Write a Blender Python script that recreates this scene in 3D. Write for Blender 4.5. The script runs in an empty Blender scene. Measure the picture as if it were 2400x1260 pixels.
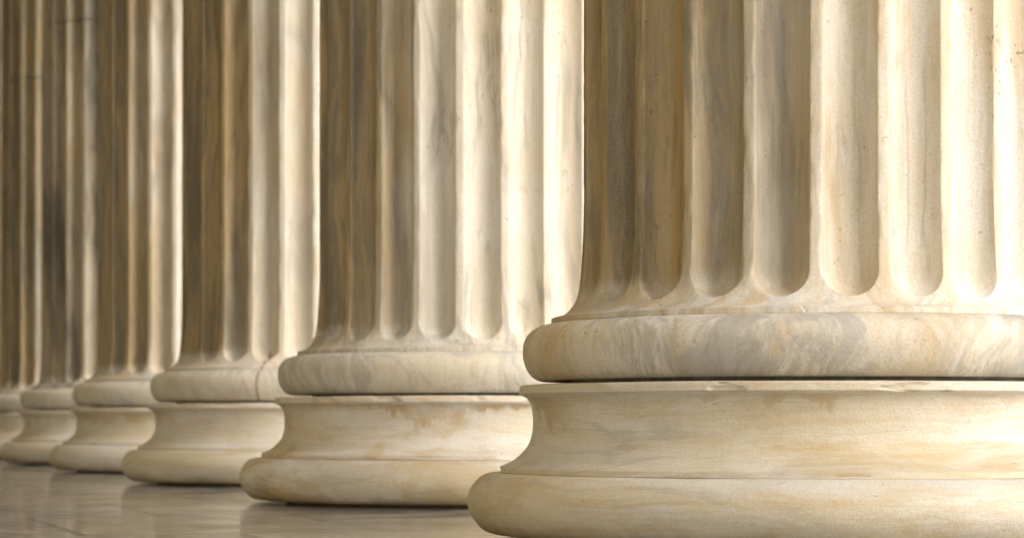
import bpy, math, random
import numpy as np
R_ = math.radians
S = 0.6                       # lower shaft radius in metres
scn = bpy.context.scene
COL = scn.collection

# ------------------------------------------------------------------ camera
cam_d = bpy.data.cameras.new('camera'); cam = bpy.data.objects.new('camera', cam_d)
COL.objects.link(cam); scn.camera = cam
LIFT = 0.014                 # the traced profiles start this much above the floor
EYE = (0.4639 + LIFT) * S
cam.location = (0, 0, EYE); cam.rotation_euler = (R_(90), 0, 0)
cam_d.sensor_width = 36; cam_d.lens = 87.53
cam_d.shift_y = 0.1517
cam_d.clip_start = 0.05; cam_d.clip_end = 2000
cam_d.dof.use_dof = True
cam_d.dof.focus_distance = 9.75 * S
cam_d.dof.aperture_fstop = 5.2

# ------------------------------------------------------------------ light
SUN_EL, SUN_AZ = 29.0, 45.0    # azimuth: degrees from the camera side (-Y) towards +X
az = R_(SUN_AZ); el = R_(SUN_EL)
sdir = (math.sin(az) * math.cos(el), -math.cos(az) * math.cos(el), math.sin(el))   # towards the sun
w = bpy.data.worlds.new('World'); scn.world = w; w.use_nodes = True
nt = w.node_tree; bg = nt.nodes['Background']
sky = nt.nodes.new('ShaderNodeTexSky'); sky.sky_type = 'NISHITA'; sky.sun_disc = False
sky.sun_elevation = el; sky.sun_rotation = math.atan2(sdir[0], sdir[1])
sky.air_density = 1.0; sky.dust_density = 3.4; sky.ozone_density = 0.6
nt.links.new(sky.outputs[0], bg.inputs[0]); bg.inputs[1].default_value = 0.15
sun_d = bpy.data.lights.new('sun', 'SUN'); sun = bpy.data.objects.new('sun', sun_d); COL.objects.link(sun)
sun_d.energy = 1.65; sun_d.angle = R_(84); sun_d.color = (1.0, 0.995, 0.985)
from mathutils import Vector
sun.rotation_euler = Vector(sdir).to_track_quat('Z', 'Y').to_euler()
scn.view_settings.view_transform = 'Standard'; scn.view_settings.look = 'None'
scn.view_settings.exposure = 0.65; scn.view_settings.gamma = 1.0
scn.render.engine = 'CYCLES'
scn.cycles.max_bounces = 10; scn.cycles.diffuse_bounces = 6

# ------------------------------------------------------------------ helpers
def tag(o, label=None, cat=None, group=None, kind=None):
    if label: o['label'] = label
    if cat: o['category'] = cat
    if group: o['group'] = group
    if kind: o['kind'] = kind
    return o

def link_mesh(name, verts, faces, mat, parent=None, sharp=38):
    me = bpy.data.meshes.new(name)
    me.from_pydata(verts.tolist() if hasattr(verts, 'tolist') else verts, [], faces.tolist() if hasattr(faces, 'tolist') else faces)
    me.materials.append(mat)
    me.polygons.foreach_set('use_smooth', [True] * len(me.polygons))
    me.update()
    if sharp: me.set_sharp_from_angle(angle=R_(sharp))
    o = bpy.data.objects.new(name, me); COL.objects.link(o)
    if parent: o.parent = parent
    return o

def hash3(ix, iy, iz, seed):
    n = (ix * 73856093) ^ (iy * 19349663) ^ (iz * 83492791) ^ (seed * 2654435761 & 0x7fffffff)
    n = (n ^ (n >> 13)) * 1274126177 & 0x7fffffff
    n = (n ^ (n >> 16)) * 668265263 & 0x7fffffff
    return (n & 0xffff) / 65535.0

def vnoise(x, y, z, seed=0):
    xi, yi, zi = np.floor(x).astype(np.int64), np.floor(y).astype(np.int64), np.floor(z).astype(np.int64)
    fx, fy, fz = x - xi, y - yi, z - zi
    fx, fy, fz = [f * f * (3 - 2 * f) for f in (fx, fy, fz)]
    r = 0
    for a in (0, 1):
        for b in (0, 1):
            for c in (0, 1):
                wt = (fx if a else 1 - fx) * (fy if b else 1 - fy) * (fz if c else 1 - fz)
                r = r + wt * hash3(xi + a, yi + b, zi + c, seed)
    return r

def fnoise(x, y, z, seed=0, oct=3):
    r, amp, tot = 0, 1.0, 0
    for k in range(oct):
        r = r + amp * vnoise(x * 2 ** k, y * 2 ** k, z * 2 ** k, seed + k * 7); tot += amp; amp *= .5
    return r / tot

def grid_faces(nr, nc):
    i, j = np.meshgrid(np.arange(nr - 1), np.arange(nc), indexing='ij')
    j2 = (j + 1) % nc
    return np.stack([i * nc + j, i * nc + j2, (i + 1) * nc + j2, (i + 1) * nc + j], -1).reshape(-1, 4)

# ------------------------------------------------------------------ materials
class NT:
    def __init__(s, name):
        s.m = bpy.data.materials.new(name); s.m.use_nodes = True
        s.t = s.m.node_tree; s.b = s.t.nodes['Principled BSDF']
    def n(s, typ, ins=None, **kw):
        x = s.t.nodes.new(typ)
        for k, v in kw.items(): setattr(x, k, v)
        for k, v in (ins or {}).items():
            if hasattr(v, 'is_linked') or isinstance(v, bpy.types.NodeSocket): s.t.links.new(v, x.inputs[k])
            else: x.inputs[k].default_value = v
        return x
    def math(s, op, a, b=0.0, clamp=False):
        return s.n('ShaderNodeMath', {0: a, 1: b}, operation=op, use_clamp=clamp).outputs[0]
    def vscale(s, v, sc):
        return s.n('ShaderNodeVectorMath', {0: v, 1: sc}, operation='MULTIPLY').outputs[0]
    def noise(s, v, scale, detail=4, rough=.55, dist=0.0):
        return s.n('ShaderNodeTexNoise', {'Vector': v, 'Scale': scale, 'Detail': detail, 'Roughness': rough, 'Distortion': dist}).outputs[0]
    def rng(s, v, a, b, c=0.0, d=1.0, smooth=True):
        return s.n('ShaderNodeMapRange', {0: v, 1: a, 2: b, 3: c, 4: d}, interpolation_type='SMOOTHSTEP' if smooth else 'LINEAR').outputs[0]
    def mix(s, f, a, b, mode='MIX'):
        x = s.n('ShaderNodeMix', data_type='RGBA', blend_type=mode)
        for i, v in ((0, f), (6, a), (7, b)):
            if isinstance(v, bpy.types.NodeSocket): s.t.links.new(v, x.inputs[i])
            else: x.inputs[i].default_value = (*v, 1) if isinstance(v, tuple) else v
        return x.outputs[2]
    def link(s, a, name): s.t.links.new(a, s.b.inputs[name])

def marble(name, kind, seed, warm=1.0, grey=1.0, dark=0.0, stain=None, crack=None):
    """weathered white marble; the vein direction follows the stone's bedding"""
    k = NT(name)
    rnd = random.Random(seed)
    off = tuple(rnd.uniform(-30, 30) for _ in range(3))
    co = k.n('ShaderNodeTexCoord').outputs['Object']
    co = k.n('ShaderNodeVectorMath', {0: co, 1: off}, operation='ADD').outputs[0]
    # gentle warp so that the veins wander
    wn = k.n('ShaderNodeTexNoise', {'Vector': co, 'Scale': 1.6, 'Detail': 3}).outputs['Color']
    wv = k.n('ShaderNodeVectorMath', {0: wn, 1: (-.5, -.5, -.5)}, operation='ADD').outputs[0]
    amp = {'shaft': (.10, .10, .5), 'torus': (.5, .5, .6), 'bed': (.3, .3, .10)}[kind]
    wv = k.vscale(wv, amp)
    cw = k.n('ShaderNodeVectorMath', {0: co, 1: wv}, operation='ADD').outputs[0]
    st = {'shaft': (1, 1, .085), 'torus': (1, 1, .22), 'bed': (.28, .28, 2.6)}[kind]
    fine = {'shaft': (1, 1, .035), 'torus': (1, 1, .10), 'bed': (.10, .10, 3.0)}[kind]
    cs = k.vscale(cw, st); cf = k.vscale(co, fine)
    oc = k.n('ShaderNodeTexCoord').outputs['Object']
    sep = k.n('ShaderNodeSeparateXYZ', {0: oc}).outputs
    big = k.noise(cw, 1.9, 6, .62)
    streak = k.noise(cs, 9.0, 10, .72, .4)
    strf = k.noise(cf, 42, 8, .75, .1)
    ochre = k.noise(cs, 3.6, 10, .68, .8)
    veinn = k.noise(cs, {'shaft': 3.0, 'torus': 3.4, 'bed': 2.6}[kind], 10, .55, {'shaft': .9, 'torus': 1.6, 'bed': .8}[kind])
    vein = k.math('SUBTRACT', 1.0, k.rng(k.math('ABSOLUTE', k.math('SUBTRACT', veinn, .5)), 0.0, .024), True)
    vein2 = k.math('SUBTRACT', 1.0, k.rng(k.math('ABSOLUTE', k.math('SUBTRACT', k.noise(cs, 7.0, 10, .62, 1.2), .52)), 0.0, .020), True)
    veinmask = k.rng(k.noise(cw, 2.3, 6, .6), .47, .62)
    cloud = k.rng(k.noise(cs, 3.0, 9, .66, .8), .49, .68)
    pale = {'shaft': ((.76, .735, .675), (.79, .80, .80)), 'torus': ((.72, .69, .61), (.76, .76, .75)), 'bed': ((.68, .65, .56), (.725, .72, .70))}[kind]
    col = k.mix(k.rng(big, .38, .60), *pale)
    col = k.mix(k.math('MULTIPLY', k.rng(streak, .44, .70), .66 * warm, True), col, (.63, .50, .295))
    col = k.mix(k.math('MULTIPLY', k.rng(ochre, .52, .70), .75 * warm, True), col, (.54, .39, .18))
    col = k.mix(k.math('MULTIPLY', cloud, .52 * grey, True), col, (.50, .505, .49))
    col = k.mix(k.math('MULTIPLY', k.math('MULTIPLY', vein, veinmask), (.22 if kind == 'torus' else .55) * grey, True), col, (.29, .30, .30))
    col = k.mix(k.math('MULTIPLY', k.math('MULTIPLY', vein2, k.rng(k.noise(cw, 3.1, 5, .6), .5, .62)), (.2 if kind == 'torus' else .5) * grey, True), col, (.34, .32, .28))
    col = k.mix(k.math('MULTIPLY', k.rng(strf, .50, .66), .30, True), col, (.43, .36, .24))
    if kind == 'shaft':
        fv = k.noise(k.vscale(cw, (1, 1, .20)), 2.5, 9, .50, 1.5)
        fvm = k.rng(k.math('ABSOLUTE', k.math('SUBTRACT', fv, .5)), .0, .045, 1.0, 0.0)
        fvp = k.rng(k.noise(co, 1.7, 3), .44, .60)
        col = k.mix(k.math('MULTIPLY', k.math('MULTIPLY', fvm, fvp), .60 * grey, True), col, (.37, .375, .36))
        tn = k.rng(k.noise(k.vscale(cw, (1, 1, .18)), 3.1, 9, .6, 1.2), .52, .64)
        col = k.mix(k.math('MULTIPLY', tn, .50 * warm, True), col, (.60, .46, .27))
    if kind == 'torus':
        tilt = k.n('ShaderNodeVectorRotate', {'Vector': cw, 'Axis': (.3, 1, 0), 'Angle': .5}, rotation_type='AXIS_ANGLE').outputs[0]
        band = k.rng(k.noise(k.vscale(tilt, (1.0, 1.0, .22)), 6.0, 9, .64, .7), .50, .62)
        col = k.mix(k.math('MULTIPLY', band, .70 * grey, True), col, (.41, .425, .425))
        # fine parallel bedding planes cut through by the round moulding
        bd = k.noise(k.vscale(cw, (1.0, .25, .12)), 34, 8, .78, .1)
        bmk = k.rng(k.noise(cw, 1.9, 5, .6), .40, .54)
        col = k.mix(k.math('MULTIPLY', k.math('MULTIPLY', k.rng(bd, .45, .60), bmk), .62, True), col, (.38, .36, .30))
    if kind == 'bed':
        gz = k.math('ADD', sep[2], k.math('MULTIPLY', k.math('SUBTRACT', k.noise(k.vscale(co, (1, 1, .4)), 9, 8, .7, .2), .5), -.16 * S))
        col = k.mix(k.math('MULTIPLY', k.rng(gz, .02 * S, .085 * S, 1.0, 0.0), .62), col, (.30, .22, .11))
        bt = k.rng(k.noise(k.vscale(co, (.5, .5, 1.1)), 5.0, 10, .70, .4), .50, .63)
        col = k.mix(k.math('MULTIPLY', bt, .42 * warm, True), col, (.50, .385, .19))
        sc = k.rng(k.noise(k.vscale(co, (.12, .12, 2.2)), 34, 5, .65), .62, .68)
        scm = k.rng(k.noise(co, 3.6, 4, .6), .50, .60)
        col = k.mix(k.math('MULTIPLY', k.math('MULTIPLY', sc, scm), .55, True), col, (.74, .66, .47))
        # rusty water mark that has crept down under the top edge of the scotia
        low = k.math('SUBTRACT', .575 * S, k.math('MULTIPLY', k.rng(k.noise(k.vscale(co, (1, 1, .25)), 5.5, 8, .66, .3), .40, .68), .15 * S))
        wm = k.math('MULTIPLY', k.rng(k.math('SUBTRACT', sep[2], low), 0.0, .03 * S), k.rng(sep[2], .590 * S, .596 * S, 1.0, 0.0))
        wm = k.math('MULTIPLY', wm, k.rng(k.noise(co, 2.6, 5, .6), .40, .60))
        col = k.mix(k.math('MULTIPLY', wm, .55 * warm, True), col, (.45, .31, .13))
    if stain:                                      # ragged brown patina on the inner side: angle on the shaft, reach, strength
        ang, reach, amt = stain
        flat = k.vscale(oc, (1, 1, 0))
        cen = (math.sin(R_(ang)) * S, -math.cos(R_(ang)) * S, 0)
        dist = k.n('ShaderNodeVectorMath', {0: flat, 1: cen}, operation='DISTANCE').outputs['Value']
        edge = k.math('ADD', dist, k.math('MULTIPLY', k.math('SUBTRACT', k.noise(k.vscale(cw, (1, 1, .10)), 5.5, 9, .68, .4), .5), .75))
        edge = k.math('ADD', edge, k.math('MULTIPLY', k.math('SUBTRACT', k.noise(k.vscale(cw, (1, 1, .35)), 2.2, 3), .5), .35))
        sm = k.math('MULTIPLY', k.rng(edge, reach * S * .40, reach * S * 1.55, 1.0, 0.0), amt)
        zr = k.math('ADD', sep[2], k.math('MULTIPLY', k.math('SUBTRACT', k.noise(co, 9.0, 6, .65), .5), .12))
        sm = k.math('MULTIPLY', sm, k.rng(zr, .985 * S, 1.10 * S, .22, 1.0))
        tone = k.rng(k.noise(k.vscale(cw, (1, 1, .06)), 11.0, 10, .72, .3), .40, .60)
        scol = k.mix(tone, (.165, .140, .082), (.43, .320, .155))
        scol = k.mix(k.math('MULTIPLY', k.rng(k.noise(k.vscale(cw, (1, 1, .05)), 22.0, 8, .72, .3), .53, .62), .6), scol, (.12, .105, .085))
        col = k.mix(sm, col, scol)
    if dark > 0:
        dk = k.rng(k.noise(k.vscale(cw, (1, 1, .12)), 4.2, 9, .7, .5), .47, .66)
        col = k.mix(k.math('MULTIPLY', dk, dark, True), col, (.10, .10, .092))
    # small pits and specks
    spc = k.vscale(co, {'shaft': (1, 1, .7), 'torus': (1, 1, 1.6), 'bed': (1, 1, 3.2)}[kind])
    sp = k.noise(spc, 22, 3, .7)
    spm = k.rng(k.noise(co, 3.0, 2), .5, .7)
    sp1 = k.math('MULTIPLY', k.rng(sp, .66, .72), spm)
    col = k.mix(k.math('MULTIPLY', sp1, .65), col, (.24, .21, .17))
    sq = k.noise(k.vscale(spc, (1, 1, 1.3)), 52, 3, .62)
    sp2 = k.math('MULTIPLY', k.rng(sq, .655, .71), k.rng(k.noise(co, 4.7, 3), .46, .62))
    col = k.mix(k.math('MULTIPLY', sp2, .7), col, (.17, .145, .11))
    if crack is not None:                              # brown hairline crack running up the stone
        wob = k.math('MULTIPLY', k.math('SUBTRACT', k.noise(oc, 14, 4, .7), .5), .02)
        ca, sa = math.cos(R_(crack)), math.sin(R_(crack))
        line = k.math('ADD', k.math('ADD', k.math('MULTIPLY', sep[0], ca), k.math('MULTIPLY', sep[1], sa)), wob)
        cm = k.math('MULTIPLY', k.rng(k.math('ABSOLUTE', line), .001, .009, 1.0, 0.0), k.rng(sep[2], 1.02 * S, 1.08 * S, 1.0, 0.0))
        cm = k.math('MULTIPLY', cm, k.rng(sep[1], -.02, 0.0, 1.0, 0.0))
        col = k.mix(k.math('MULTIPLY', cm, .8), col, (.20, .12, .05))
    gr = k.noise(co, 170, 4, .8)
    col = k.mix(k.math('MULTIPLY', k.rng(gr, .42, .64), .30), col, (.42, .37, .27))
    col = k.mix(k.math('MULTIPLY', k.rng(k.noise(co, 120, 3, .7), .60, .72), .18), col, (.86, .82, .72))
    k.link(col, 'Base Color')
    k.link(k.rng(k.noise(co, 12, 4), .3, .7, .46, .68), 'Roughness')
    k.b.inputs['Specular IOR Level'].default_value = .4
    b1 = k.math('ADD', k.math('MULTIPLY', gr, .0018), k.math('MULTIPLY', k.noise(co, 45, 4, .65), .0016))
    b1 = k.math('ADD', b1, k.math('MULTIPLY', k.noise(co, 7, 3), .004))
    b1 = k.math('SUBTRACT', b1, k.math('MULTIPLY', sp1, .0012))
    bp = k.n('ShaderNodeBump', {'Height': b1, 'Distance': 1.0, 'Strength': .8})
    k.link(bp.outputs[0], 'Normal')
    return k.m

def floor_mat():
    k = NT('floor_marble')
    co = k.n('ShaderNodeTexCoord').outputs['Object']
    rot = k.n('ShaderNodeVectorRotate', {'Vector': co, 'Axis': (0, 0, 1), 'Angle': -math.atan2(1.499, 4.909)}, rotation_type='AXIS_ANGLE').outputs[0]
    br = k.n('ShaderNodeTexBrick', {'Vector': rot, 'Scale': 1.0, 'Mortar Size': .014, 'Mortar Smooth': .3, 'Brick Width': .82, 'Row Height': 1.30,
                                   'Color1': (0, 0, 0, 1), 'Color2': (1, 1, 1, 1), 'Mortar': (.5, .5, .5, 1)}, offset=.5)
    wn = k.n('ShaderNodeTexNoise', {'Vector': co, 'Scale': 1.1, 'Detail': 3}).outputs['Color']
    cw = k.n('ShaderNodeVectorMath', {0: co, 1: k.vscale(wn, (.8, .8, .1))}, operation='ADD').outputs[0]
    shift = k.n('ShaderNodeVectorMath', {0: cw, 1: k.vscale(br.outputs['Color'], (7, 9, 3))}, operation='ADD').outputs[0]
    v1 = k.noise(k.vscale(shift, (.9, 1.5, 1)), 2.6, 9, .66, 1.0)
    v2 = k.noise(k.vscale(shift, (.8, 1.9, 1)), 6.0, 9, .68, .6)
    col = k.mix(k.rng(v1, .42, .58), (.21, .21, .21), (.60, .585, .54))
    col = k.mix(k.math('MULTIPLY', k.rng(v2, .50, .58), .8), col, (.11, .105, .10))
    col = k.mix(k.math('MULTIPLY', k.rng(br.outputs['Color'], 0.0, 1.0), .75), col, (.45, .41, .33))
    col = k.mix(k.math('MULTIPLY', br.outputs['Fac'], .9), col, (.07, .10, .08))
    k.link(col, 'Base Color')
    k.link(k.rng(k.noise(shift, 3.0, 4), .3, .7, .07, .17), 'Roughness')
    k.b.inputs['Specular IOR Level'].default_value = .75
    h = k.math('SUBTRACT', k.math('MULTIPLY', k.noise(co, 3.0, 3), .003), k.math('MULTIPLY', br.outputs['Fac'], .002))
    bp = k.n('ShaderNodeBump', {'Height': h, 'Distance': 1.0, 'Strength': .5})
    k.link(bp.outputs[0], 'Normal')
    return k.m

def plain_stone(name, c1, c2, scale=1.5):
    k = NT(name)
    co = k.n('ShaderNodeTexCoord').outputs['Object']
    br = k.n('ShaderNodeTexBrick', {'Vector': k.n('ShaderNodeVectorRotate', {'Vector': co, 'Axis': (1, 0, 0), 'Angle': R_(90)}, rotation_type='AXIS_ANGLE').outputs[0],
                                    'Scale': 1.0, 'Mortar Size': .006, 'Brick Width': 1.6, 'Row Height': .7}, offset=.5)
    col = k.mix(k.rng(k.noise(co, scale, 5, .6, .5), .35, .65), c1, c2)
    col = k.mix(k.math('MULTIPLY', br.outputs['Fac'], .6), col, (.12, .10, .07))
    k.link(col, 'Base Color'); k.b.inputs['Roughness'].default_value = .7
    return k.m

# ------------------------------------------------------------------ setting
ROW = np.array([-1.499, 4.9093]); ROWN = ROW / np.linalg.norm(ROW)
NRM = np.array([ROWN[1], -ROWN[0]])            # towards the open side
def sheet(name, x0, x1, y0, y1, z, mat):
    return link_mesh(name, [(x0, y0, z), (x1, y0, z), (x1, y1, z), (x0, y1, z)], [(0, 1, 2, 3)], mat, sharp=None)
C1 = np.array([1.3022, 10.5827]) * S
def pt(a, b, z): p = C1 + ROWN * a + NRM * b; return (float(p[0]), float(p[1]), z)

ground_m = plain_stone('pale_ground', (.30, .26, .17), (.36, .32, .21))
g = sheet('ground', -600, 600, -600, 600, -1.2, ground_m); tag(g, kind='structure')
fv = [pt(-12, -9, 0), pt(-12, 1.7, 0), pt(60, 1.7, 0), pt(60, -9, 0)]
fl_m = floor_mat()
n = len(fv)
fv2 = fv + [(x, y, -1.19) for x, y, z in fv]
f = link_mesh('floor', fv2, [(0, 1, 2, 3)] + [(i, i + 4, (i + 1) % 4 + 4, (i + 1) % 4) for i in range(4)], fl_m, sharp=30)
tag(f, kind='structure')

# ------------------------------------------------------------------ columns
LOW = [(1.10, -.014), (1.200, -.014), (1.205, .012), (1.360, .008), (1.396, .0095), (1.426, .0215), (1.449, .044), (1.4735, .077), (1.4855, .103), (1.4915, .131), (1.4905, .160), (1.479, .194), (1.4565, .2255), (1.436, .245), (1.405, .2585), (1.38, .261), (1.30, .261)]
SCO = [(1.30, .2612), (1.3545, .2612), (1.3568, .264), (1.3545, .285), (1.351, .2885), (1.3203, .3012), (1.2919, .3168), (1.2665, .339), (1.2478, .3584), (1.2324, .3802), (1.2225, .405), (1.216, .435), (1.2135, .470), (1.2150, .505), (1.2195, .535), (1.2275, .558), (1.2423, .5762), (1.262, .586), (1.2725, .5905), (1.2755, .5945), (1.2715, .620), (1.268, .6255), (1.255, .6292), (1.05, .6296)]
UPP = [(1.02, .6310), (1.04, .6320), (1.045, .6520), (1.140, .6490), (1.172, .6465), (1.193, .6512), (1.2193, .6690), (1.2380, .6950), (1.2500, .724), (1.2570, .760), (1.2550, .800), (1.2465, .826), (1.2330, .846), (1.2100, .8660), (1.1840, .8780), (1.155, .8855), (1.1365, .888), (1.10, .888)]
APO = [(1.10, .8882), (1.1355, .8882), (1.1363, .890), (1.1350, .911), (1.1310, .9135), (1.1178, .9165), (1.0953, .9225), (1.0716, .9355), (1.0516, .9572), (1.0347, .9873), (1.0231, 1.0291), (1.0171, 1.0655), (1.0126, 1.1073), (1.0044, 1.2528), (1.0008, 1.3620), (1.0, 1.6)]

def smooth_profile(P, sub=3):
    """Catmull-Rom through the traced profile, straight across its corners"""
    P = np.array(P, float); out = []
    for i in range(len(P) - 1):
        p0 = P[max(i - 1, 0)]; p1 = P[i]; p2 = P[i + 1]; p3 = P[min(i + 2, len(P) - 1)]
        def corner(a, b, c):
            u, v = b - a, c - b
            lu, lv = np.linalg.norm(u), np.linalg.norm(v)
            if lu < 1e-9 or lv < 1e-9: return True
            return (u @ v) / (lu * lv) < .82 or lu < .006 or lv < .006
        m1 = (p2 - p1) if corner(p0, p1, p2) else (p2 - p0) / (np.linalg.norm(p2 - p1) + np.linalg.norm(p1 - p0)) * np.linalg.norm(p2 - p1)
        m2 = (p2 - p1) if corner(p1, p2, p3) else (p3 - p1) / (np.linalg.norm(p3 - p2) + np.linalg.norm(p2 - p1)) * np.linalg.norm(p2 - p1)
        for t in np.arange(sub) / sub:
            out.append((2*t**3-3*t**2+1)*p1 + (t**3-2*t**2+t)*m1 + (-2*t**3+3*t**2)*p2 + (t**3-t**2)*m2)
    out.append(P[-1]); return np.array(out)

def ring(name, prof, mat, parent, seed, n=720, amp=.0035, chip=.0):
    pr = smooth_profile(prof)
    th = np.arange(n) / n * 2 * math.pi
    r = pr[:, 0][:, None]; z = pr[:, 1][:, None] + 0 * th[None, :]
    x, y = r * np.sin(th), -r * np.cos(th)
    d = (fnoise(x * 2.2 + 40, y * 2.2 + 40, z * 3 + 40, seed, 3) - .5) * 2 * amp
    d += (fnoise(x * 12 + 40, y * 12 + 40, z * 12 + 40, seed + 5, 2) - .5) * .0022
    if chip:
        c = fnoise(x * 6 + 40, y * 6 + 40, z * 26 + 40, seed + 9, 4)
        cm = np.clip((c - .585) / .10, 0, 1)
        # only the thin edges chip
        dr = np.zeros_like(pr[:, 0]); dr[:] = 0
        rad = pr[:, 0]
        e = (np.clip((rad - 1.335) / .015, 0, 1) * .4 * (pr[:, 1] > .27) + np.clip((rad - 1.258) / .01, 0, 1) * (pr[:, 1] > .588))[:, None]
        d -= cm * e * chip
    zz = z + (fnoise(x * 1.6 + 9, y * 1.6 + 9, 0 * x, seed + 3, 2) - .5) * .004
    rr = r + d
    V = np.stack([rr * np.sin(th), -rr * np.cos(th), zz + LIFT], -1).reshape(-1, 3) * S
    return link_mesh(name, V, grid_faces(len(pr), n), mat, parent, sharp=35)

def shaft(name, mat, parent, seed, phase, z_lo, z_hi, with_foot, dense_to, step=.022, gap=False):
    # rows
    ZE = 1.064                                  # centre height of the rounded flute ends
    HW = 6.15                                   # half width of a flute in degrees
    RW = R_(HW)                                 # the same in radii
    DEP = .102
    prof = smooth_profile(APO, 3)
    rows = []
    if with_foot:
        prof_lo = prof[prof[:, 1] <= ZE - RW - .001]
        for r, z in prof_lo: rows.append((z, r, None))
        for t in np.linspace(math.pi / 2, 0, 15)[:-1]: rows.append((ZE - RW * math.sin(t), None, t))
        z = ZE
    else:
        z = z_lo
    while z < min(dense_to, z_hi): rows.append((z, None, 0)); z += step
    while z < z_hi: rows.append((z, None, 0)); z += .6
    rows.append((z_hi, None, 0))
    zs = np.array([q[0] for q in rows])
    tp = np.maximum(zs - 2.0, 0)
    rad = np.where(zs < 1.6, np.interp(zs, prof[:, 1], prof[:, 0]), 1.0 - .0008 * tp - .00055 * tp ** 2)
    if with_foot:
        for i, q in enumerate(rows):
            if q[1] is not None: rad[i] = q[1]
    NU, NF = 18, 6
    us = -np.cos(np.arange(NU + 1) / NU * math.pi)       # -1..1, dense at the arrises
    ff = np.array([.05, .25, .5, .75, .95])
    nc = 24 * (NU + 1 + len(ff))
    TH = np.zeros((len(rows), nc)); RR = np.zeros((len(rows), nc)); ED = np.zeros((len(rows), nc))
    for i, (z, r0, t) in enumerate(rows):
        R0 = rad[i]
        if t is None: w = .35 + .5 * min(1, (ZE - RW - z) / .06); v = 1.0
        else: w = max(math.cos(t), .03); v = math.sin(t)
        c = 0
        flat = 1.0
        for kf in range(24):
            ctr = (kf + .5) * 15 + phase
            jit = (hash3(kf, 3, 5, seed) - .5) * .25
            hw = HW * (w if t is not None else w)
            a = ctr + jit + us * hw
            TH[i, c:c + NU + 1] = a
            if t is None: RR[i, c:c + NU + 1] = R0
            else:
                u = us * w
                dd = DEP * np.sqrt(np.clip(1 - u ** 2 - v ** 2, 0, 1)) * (1 + .10 * (hash3(kf, 1, 2, seed) - .5))
                flo = np.minimum(R0, 1.018) if z < ZE else R0
                RR[i, c:c + NU + 1] = np.where(dd > 0, flo - dd, R0)
                RR[i, c] = R0 - .0015; RR[i, c + NU] = R0 - .0015
                ED[i, c] = 1; ED[i, c + NU] = 1; ED[i, c + 1] = .5; ED[i, c + NU - 1] = .5
            c += NU + 1
            e0 = ctr + jit + hw; e1 = ctr + 15 + (hash3((kf + 1) % 24, 3, 5, seed) - .5) * .25 - hw
            TH[i, c:c + 5] = e0 + ff * (e1 - e0); RR[i, c:c + 5] = R0
            ED[i, c] = .5; ED[i, c + 4] = .5
            c += 5
    th = np.radians(TH); Z = zs[:, None] + 0 * th
    x, y = RR * np.sin(th), -RR * np.cos(th)
    chipn = fnoise(x * 16 + 60, y * 16 + 60, Z * 9 + 60, seed, 3)
    big = fnoise(x * 5 + 60, y * 5 + 60, Z * 2.6 + 60, seed + 2, 2)
    RR -= ED * (np.clip((chipn - .56) / .16, 0, 1) * .012 + np.clip((big - .70) / .1, 0, 1) * np.clip((chipn - .3) / .3, 0, 1) * .022)
    RR += (fnoise(x * 3 + 60, y * 3 + 60, Z * .9 + 60, seed + 4, 3) - .5) * .003
    RR += (fnoise(x * 14 + 60, y * 14 + 60, Z * 6 + 60, seed + 8, 2) - .5) * .0018
    th = th + ED * (chipn - .5) * .0025
    if gap:
        RR[0] -= .006
    V = np.stack([RR * np.sin(th), -RR * np.cos(th), Z + LIFT], -1).reshape(-1, 3) * S
    return link_mesh(name, V, grid_faces(len(rows), nc), mat, parent, sharp=42)

JOINT = 5.23                                     # drum joint height
H_TOP = 17.0
phases = [-7.57, -6.14, -5.5, -5.8, -5.0, -6.0, -6.0]
labels = [
 'nearest and largest fluted marble column, in focus and cut off by the right photo edge',
 'second fluted marble column, pale on its right, directly left of the large nearest one',
 'third fluted column back, with a brown vertical crack line running down its upper torus',
 'fourth fluted column back, slightly blurred, its base overlapping the dark streaked column behind',
 'fifth fluted column back, with dark grey streaked flutes and a joint line near the top',
 'blurred sixth fluted column back, its base cut off by the left edge of the photo',
 'last column visible, only a sliver of shaft at the extreme left edge of the photo']
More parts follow.
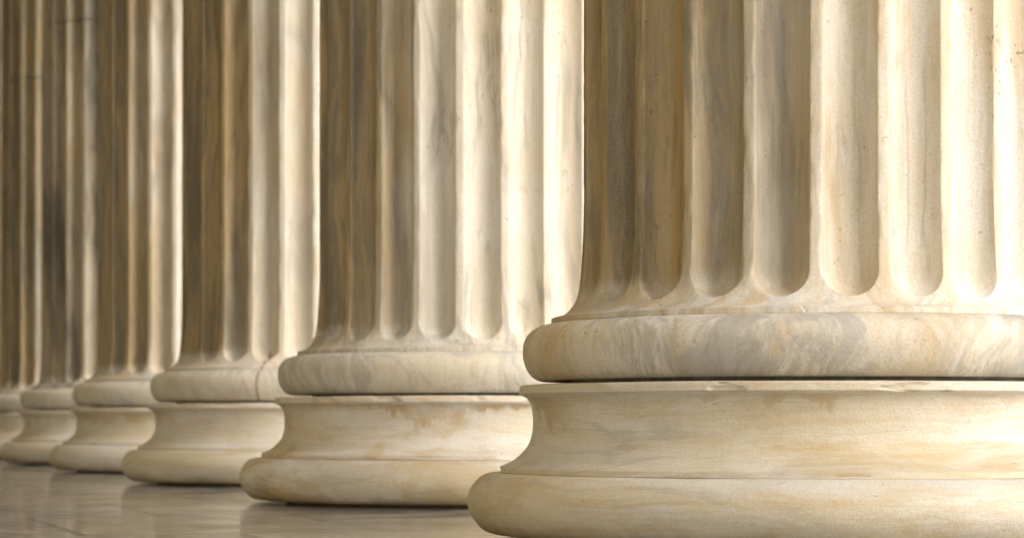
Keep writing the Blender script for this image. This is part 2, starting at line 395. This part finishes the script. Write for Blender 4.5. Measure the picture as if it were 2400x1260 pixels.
#          warm grey dark   (shaft) ; warm grey (upper torus); warm (bed)
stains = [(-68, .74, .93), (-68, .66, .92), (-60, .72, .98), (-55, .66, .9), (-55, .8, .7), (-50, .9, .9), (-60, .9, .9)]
look = [((1.15, .75, .05), (1.1, 1.0), (1.0, .6)),
        ((.40, 1.2, .10), (.6, .8), (1.4, 1.25)),
        ((.5, .6, .15), (.5, .6), (.7, .3)),
        ((.6, .8, .30), (.6, .8), (.8, .9)),
        ((.5, 1.0, .97), (.5, 1.3), (.8, .6)),
        ((1.0, .8, .55), (.8, .6), (1.0, .4)),
        ((1.2, .5, .4), (1, .6), (1, .4))]
for k_ in range(-1, 7):  # starts with an unseen column, added to shade the nearest one
    i = max(k_, 0)
    P = (C1 + ROW * S * k_)
    root = bpy.data.objects.new('fluted_column', None); COL.objects.link(root)
    root.location = (float(P[0]), float(P[1]), 0)
    tag(root, labels[i] if k_ >= 0 else 'unseen next fluted marble column of the row, added to shade the nearest one in view', 'column', 'fluted marble columns standing in a row', 'thing')
    (sw, sg, sdk), (uw, ug), (bw, bgry) = look[i]
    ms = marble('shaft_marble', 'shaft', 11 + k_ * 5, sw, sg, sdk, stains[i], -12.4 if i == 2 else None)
    mu = marble('torus_marble', 'torus', 12 + i * 5, uw, ug, crack=-12.4 if i == 2 else None)
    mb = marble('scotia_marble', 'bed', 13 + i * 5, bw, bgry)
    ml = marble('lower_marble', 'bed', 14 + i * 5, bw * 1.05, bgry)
    top1 = min(JOINT - .004, H_TOP)
    dense = 2.4 if i == 0 else (3.2 if i == 1 else 6.2)
    step = .02 if i < 2 else .05
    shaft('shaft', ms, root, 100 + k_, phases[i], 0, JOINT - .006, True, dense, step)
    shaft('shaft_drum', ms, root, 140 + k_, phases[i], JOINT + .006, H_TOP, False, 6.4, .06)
    ring('upper_torus', UPP, mu, root, 200 + k_)
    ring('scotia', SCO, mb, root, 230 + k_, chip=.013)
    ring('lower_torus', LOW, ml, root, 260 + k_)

# unseen wall, beam and ceiling, added to darken and warm the columns' inner side
bm = plain_stone('warm_bounce_stone', (.50, .40, .20), (.60, .49, .27))
bld = bpy.data.objects.new('unseen_portico', None); COL.objects.link(bld)
tag(bld, 'unseen stone roof and inner wall added to shade the inner side of the columns', 'building')
def box(name, a0, a1, b0, b1, z0, z1, mat, parent):
    v = [pt(a, b, z) for z in (z0, z1) for a, b in ((a0, b0), (a1, b0), (a1, b1), (a0, b1))]
    return link_mesh(name, v, [(3, 2, 1, 0), (4, 5, 6, 7), (0, 1, 5, 4), (1, 2, 6, 5), (2, 3, 7, 6), (3, 0, 4, 7)], mat, parent, sharp=30)
HT = H_TOP * S
box('unseen_wall', -12, 60, -6.6, -6.0, .003, HT + 1.2, bm, bld)
box('unseen_beam', -12, 60, -.62, .62, HT - .002, HT + 1.2, bm, bld)
box('unseen_ceiling', -12, 60, -5.997, -.623, HT + .9, HT + 1.195, bm, bld)
